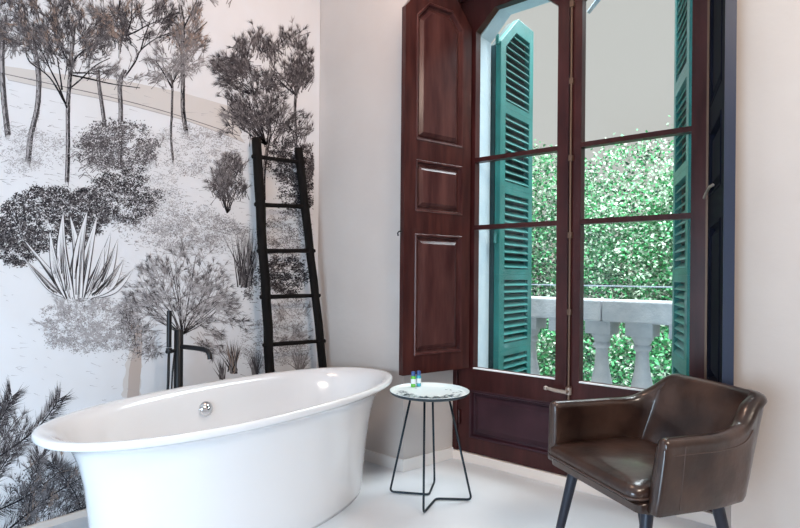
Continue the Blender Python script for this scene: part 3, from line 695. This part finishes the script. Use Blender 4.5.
# small conifer and the shrubs behind the ladder
crown(222, 182, 24, 14, 150, (I1, I2, I2), 6, (227, 215)); crown(228, 165, 13, 16, 90, (I1, I2), 6, (227, 215)); crown(230, 190, 18, 12, 60, (I1, I2), 6, (227, 215)); boughs((227, 213), 225, 180, 20, 20, 10, I1, 1.2)
bush(292, 160, 24, 24, 1500, (I0, I1, I2), 4); bush(298, 190, 18, 26, 1300, (I0, I1, I2), 4)
crown(308, 170, 8, 36, 60, (I1, I2), 6)
scrib(255, 312, 205, 262, 300, (I2, I3, I1), 6); bush(282, 276, 24, 20, 1500, (I0, I1, I2), 4); bush(255, 288, 12, 12, 300, (I1, I2), 3)
crown(295, 320, 18, 28, 90, (I3, I2), 5); scrib(240, 314, 295, 375, 520, (I2, I3), 5)
bush(285, 325, 24, 30, 500, (I3, I2), 3)
# grass tufts
def tuft(x, y, h, sp, n, tones, w=1.4):
    for _ in range(n):
        a = PI/2+R.gauss(0, sp); l = h*R.uniform(.5, 1.05)
        tri((x+R.gauss(0, h*.05), y+R.uniform(-2, 2)), (x+math.cos(a)*l, y-math.sin(a)*l), w, R.choice(tones))
tuft(246, 286, 62, .20, 70, (I0, I1, I2)); tuft(233, 372, 34, .25, 70, (I0, I1, I2, I4)); tuft(222, 378, 22, .22, 30, (I1, I2)); tuft(300, 372, 26, .3, 60, (I2, I3)); tuft(256, 374, 28, .25, 40, (I2, I1))
# bushes left
bush(118, 145, 38, 26, 3800, (I1, I2, I2, 0), 3.6, 9); bush(98, 150, 22, 16, 900, (I1, I2), 3.6)
bush(126, 195, 34, 28, 4800, (I0, I1, I2, 0, I1), 3.6, 9); crown(128, 150, 30, 24, 90, (I1, I2), 5)
bush(45, 218, 46, 30, 7400, (I0, I1, I2, 0, I1), 4.2, 8); bush(18, 238, 24, 26, 2400, (I0, I1, I2), 4.2, 8); bush(85, 215, 24, 26, 2400, (I0, I1, I2), 4, 8)
bush(-40, 230, 40, 36, 1500, (I0, I1, I2), 5, 9); bush(-110, 240, 46, 40, 1300, (I0, I1, I2), 6, 10)
# rocks
for _ in range(26):
    x, y = R.uniform(70, 112), R.uniform(145, 180); poly([(x, y), (x+R.uniform(3, 8), y-R.uniform(2, 5)), (x+R.uniform(9, 14), y+R.uniform(-1, 4))], .8, .4, I2)
scrib(0, 75, 125, 185, 260, (I3, I3, I2), 6); scrib(150, 250, 130, 260, 620, (I3, I3, I2), 5); scrib(-150, 0, 125, 300, 150, (I3,), 8)
bush(190, 150, 48, 26, 1500, (I3, I3, I2), 2.4); bush(200, 235, 50, 22, 1700, (I3, I2, I3), 2.4); bush(160, 205, 26, 30, 700, (I3,), 2.4); bush(285, 235, 28, 24, 1300, (I2, I1, I3), 2.6); bush(20, 150, 26, 24, 500, (I3,), 2.6); bush(275, 345, 36, 26, 900, (I3, I2), 2.6); bush(175, 225, 60, 22, 900, (I3, I3, I2), 3); bush(45, 150, 30, 18, 300, (I3,), 3); bush(225, 235, 22, 14, 260, (I2, I3), 3)
# agave
def ablade(base, tip, w, bend=(0, 0)):
    m_ = ((base[0]+tip[0])/2+bend[0], (base[1]+tip[1])/2+bend[1]); P = cr_spline([list(base), list(m_), list(tip)], 8); n = len(P)
    def side(f_, ff):
        out = []
        for i, p in enumerate(P):
            a, b = P[max(i-1, 0)], P[min(i+1, n-1)]; dx, dy = b[0]-a[0], b[1]-a[1]; L = math.hypot(dx, dy) or 1
            ww = w*ff*(.65+.7*math.sin(PI*min(1, i/(n-1)*.9+.1)))*(1-(i/(n-1))**3); out.append((p[0]+f_*dy/L*ww/2, p[1]-f_*dx/L*ww/2))
        return out
    k = 4+R.random()*3
    for ff, t, dk in ((1.12, I1, 0), (.88, 0, .3)):
        a, b = side(1, ff), side(-1, ff); MU.add([W(*p, k+dk) for p in a]+[W(*p, k+dk) for p in b], [(i, i+1, n+i+1, n+i) for i in range(n-1)], t)
    for _ in range(14):
        f_ = R.uniform(-.5, .9); a = side(f_, .75); i = R.randrange(0, n//2); j = R.randrange(n//2, n-1)
        tri(a[i], a[j], .9, R.choice((I1, I2, I3)), k+.6)
for base, tip, w, bd in (((66, 297), (24, 240), 5, (8, 8)), ((64, 296), (22, 256), 4, (4, 10)), ((70, 298), (63, 212), 9, (-5, 0)), ((68, 298), (50, 232), 7, (-4, 4)), ((76, 298), (70, 216), 8, (5, 0)), ((78, 298), (87, 211), 9, (-4, 0)), ((80, 298), (97, 216), 8, (-2, 2)), ((84, 297), (111, 231), 8, (2, 6)), ((88, 297), (118, 238), 8, (4, 8)), ((92, 296), (124, 258), 5, (4, 8)), ((94, 296), (134, 268), 5, (2, 7)), ((74, 299), (78, 236), 9, (0, 0)), ((88, 298), (104, 246), 8, (2, 2))):
    ablade(base, tip, w, bd)
tuft(80, 300, 8, 1.0, 60, (I2, I3), .8)
# pale undergrowth
bush(85, 325, 50, 28, 2600, (I3, I3, I2), 3); crown(88, 318, 50, 26, 130, (I3,), 6); scrib(120, 250, 225, 300, 500, (I3, I2), 5)
scrib(0, 130, 265, 400, 160, (I3,), 6); bush(130, 330, 20, 30, 700, (I3, I2), 3)
# fine tree behind the faucet
for cx_, cy_, rx_, ry_, n_c in ((182, 268, 40, 20, 110), (152, 290, 26, 24, 90), (212, 288, 26, 24, 90), (182, 300, 30, 22, 80), (142, 318, 22, 24, 80), (150, 345, 20, 12, 40), (222, 318, 22, 26, 90), (215, 345, 18, 16, 45)):
    crown(cx_, cy_, rx_, ry_, int(n_c*1.2), (I3, I2, I1, I2), 7, (182, 322), .42)
boughs((182, 335), 182, 295, 50, 42, 22, I1, 1.1); poly([(182, 400), (181, 360), (182, 325)], 3, 2, I1)
poly([(182, 350), (184, 320), (205, 300), (222, 295)], 1.8, .7, I1); poly([(182, 345), (174, 318), (160, 300), (150, 285)], 1.8, .7, I1); poly([(184, 330), (190, 290), (196, 255)], 1.6, .6, I1)
# brown stump and brown tinge beside the tub
L_ = [(131, 398), (133, 370), (136, 345), (137, 325)]
poly(L_, 20, 9, 6, .3); poly([(x+2, y) for x, y in L_], 13, 6, 7, .6)
for _ in range(60):
    x, y = R.gauss(137, 3), R.uniform(322, 350); tri((x, y), (x+R.uniform(-1, 1), y+R.uniform(4, 9)), .7, R.choice((I4, I1)))
crown(132, 322, 14, 10, 40, (I1, I2), 6, (136, 345))
# dark pine boughs bottom left
for (a, b, c_) in (((-20, 470), (35, 430), (60, 398)), ((-30, 520), (20, 500), (62, 470)), ((-10, 545), (45, 500), (95, 470)), ((0, 600), (60, 520), (100, 505)), ((-30, 450), (0, 420), (12, 396)), ((20, 560), (30, 500), (40, 455)), ((90, 560), (78, 500), (52, 462)), ((-60, 560), (-20, 500), (10, 455))):
    poly([a, b, c_], 2.2, .8, I0, 2.5)
    P = cr_spline([list(a), list(b), list(c_)], 26)
    for i in range(2, len(P)-1):
        d = math.atan2(-(P[i][1]-P[i-1][1]), P[i][0]-P[i-1][0])
        for s_ in (-1, 1): fan(P[i][0], P[i][1], d+s_*.6, 17, 3, R.choice((I1, I1, I2, I0)), .35, .7)
crown(50, 492, 45, 38, 200, (I1, I2, I2, I4), 11, (20, 560), .6); crown(8, 430, 20, 26, 60, (I1, I2), 12, (0, 470))
bush(50, 500, 45, 30, 700, (I1, I2, 0), 4, 14)
for cx in (-60, -130): crown(cx, 470, 50, 60, 260, (I1, I0, I2), 15, (cx, 600), 1.0)
crown(130, 560, 60, 50, 120, (I1, I2), 12); crown(240, 470, 60, 50, 160, (I2, I3), 9)
mo = MU.build('mural_wallpaper', [M['paper'], M['ink0'], M['ink1'], M['ink2'], M['ink3'], M['ink4'], M['haze'], M['wash']])
tag(mo, 'black and white etched woodland mural covering the left wall', 'mural')

# ------------------------------------------------------------ light
def area(name, loc, target, size, power, col, sy=None):
    l = bpy.data.lights.new(name, 'AREA'); l.energy = power; l.color = col; l.size = size
    if sy: l.shape = 'RECTANGLE'; l.size_y = sy
    o = bpy.data.objects.new(name, l); COL.objects.link(o); o.location = loc
    o.rotation_euler = (Vector(target)-Vector(loc)).to_track_quat('-Z', 'Y').to_euler(); return o
area('ceiling_lamp', (.9, 1.0, 3.15), (.3, 1.9, 1.2), .9, 70, (1, .84, .70))
area('warm_mural_fill', (-1.45, 1.8, 3.2), (-2.1, 1.8, 1.5), .35, 13, (1, .64, .46))  # unseen warm fill, added to tint the mural top and corner strip
area('rear_cool_fill', (-.6, -1.7, .9), (-2.2, 1.3, .7), 1.5, 92, (.60, .81, 1), 1.4)  # unseen cool fill added inside the room; the rear wall has no window
area('daylight_over_balcony', (-.4, 5.2, 5.5), (-1.4, 2.4, .2), 3.0, 600, (.84, .92, 1))
area('garden_daylight', (-1.5, 3.8, 7.5), (-2.2, 7.2, .5), 4.0, 1500, (1, 1, .98))
w = bpy.data.worlds.new('world'); S.world = w; w.use_nodes = True
w.node_tree.nodes['Background'].inputs[0].default_value = (.60, .59, .575, 1); w.node_tree.nodes['Background'].inputs[1].default_value = 1.0

# ------------------------------------------------------------ camera
cam = bpy.data.cameras.new('camera'); co = bpy.data.objects.new('camera', cam); COL.objects.link(co)
cam.sensor_width = 36; cam.lens = 36*F/800; cam.shift_y = (CY-264)/800; cam.clip_start = .02
co.matrix_world = Matrix.Translation(CAM) @ Matrix.Rotation(YAW, 4, 'Z') @ Matrix.Rotation(PI/2, 4, 'X') @ Matrix.Rotation(ROLL, 4, 'Z')
S.camera = co
S.view_settings.view_transform = 'Standard'; S.view_settings.look = 'None'; S.view_settings.gamma = 1
S.view_settings.exposure = 0; S.view_settings.use_curve_mapping = False
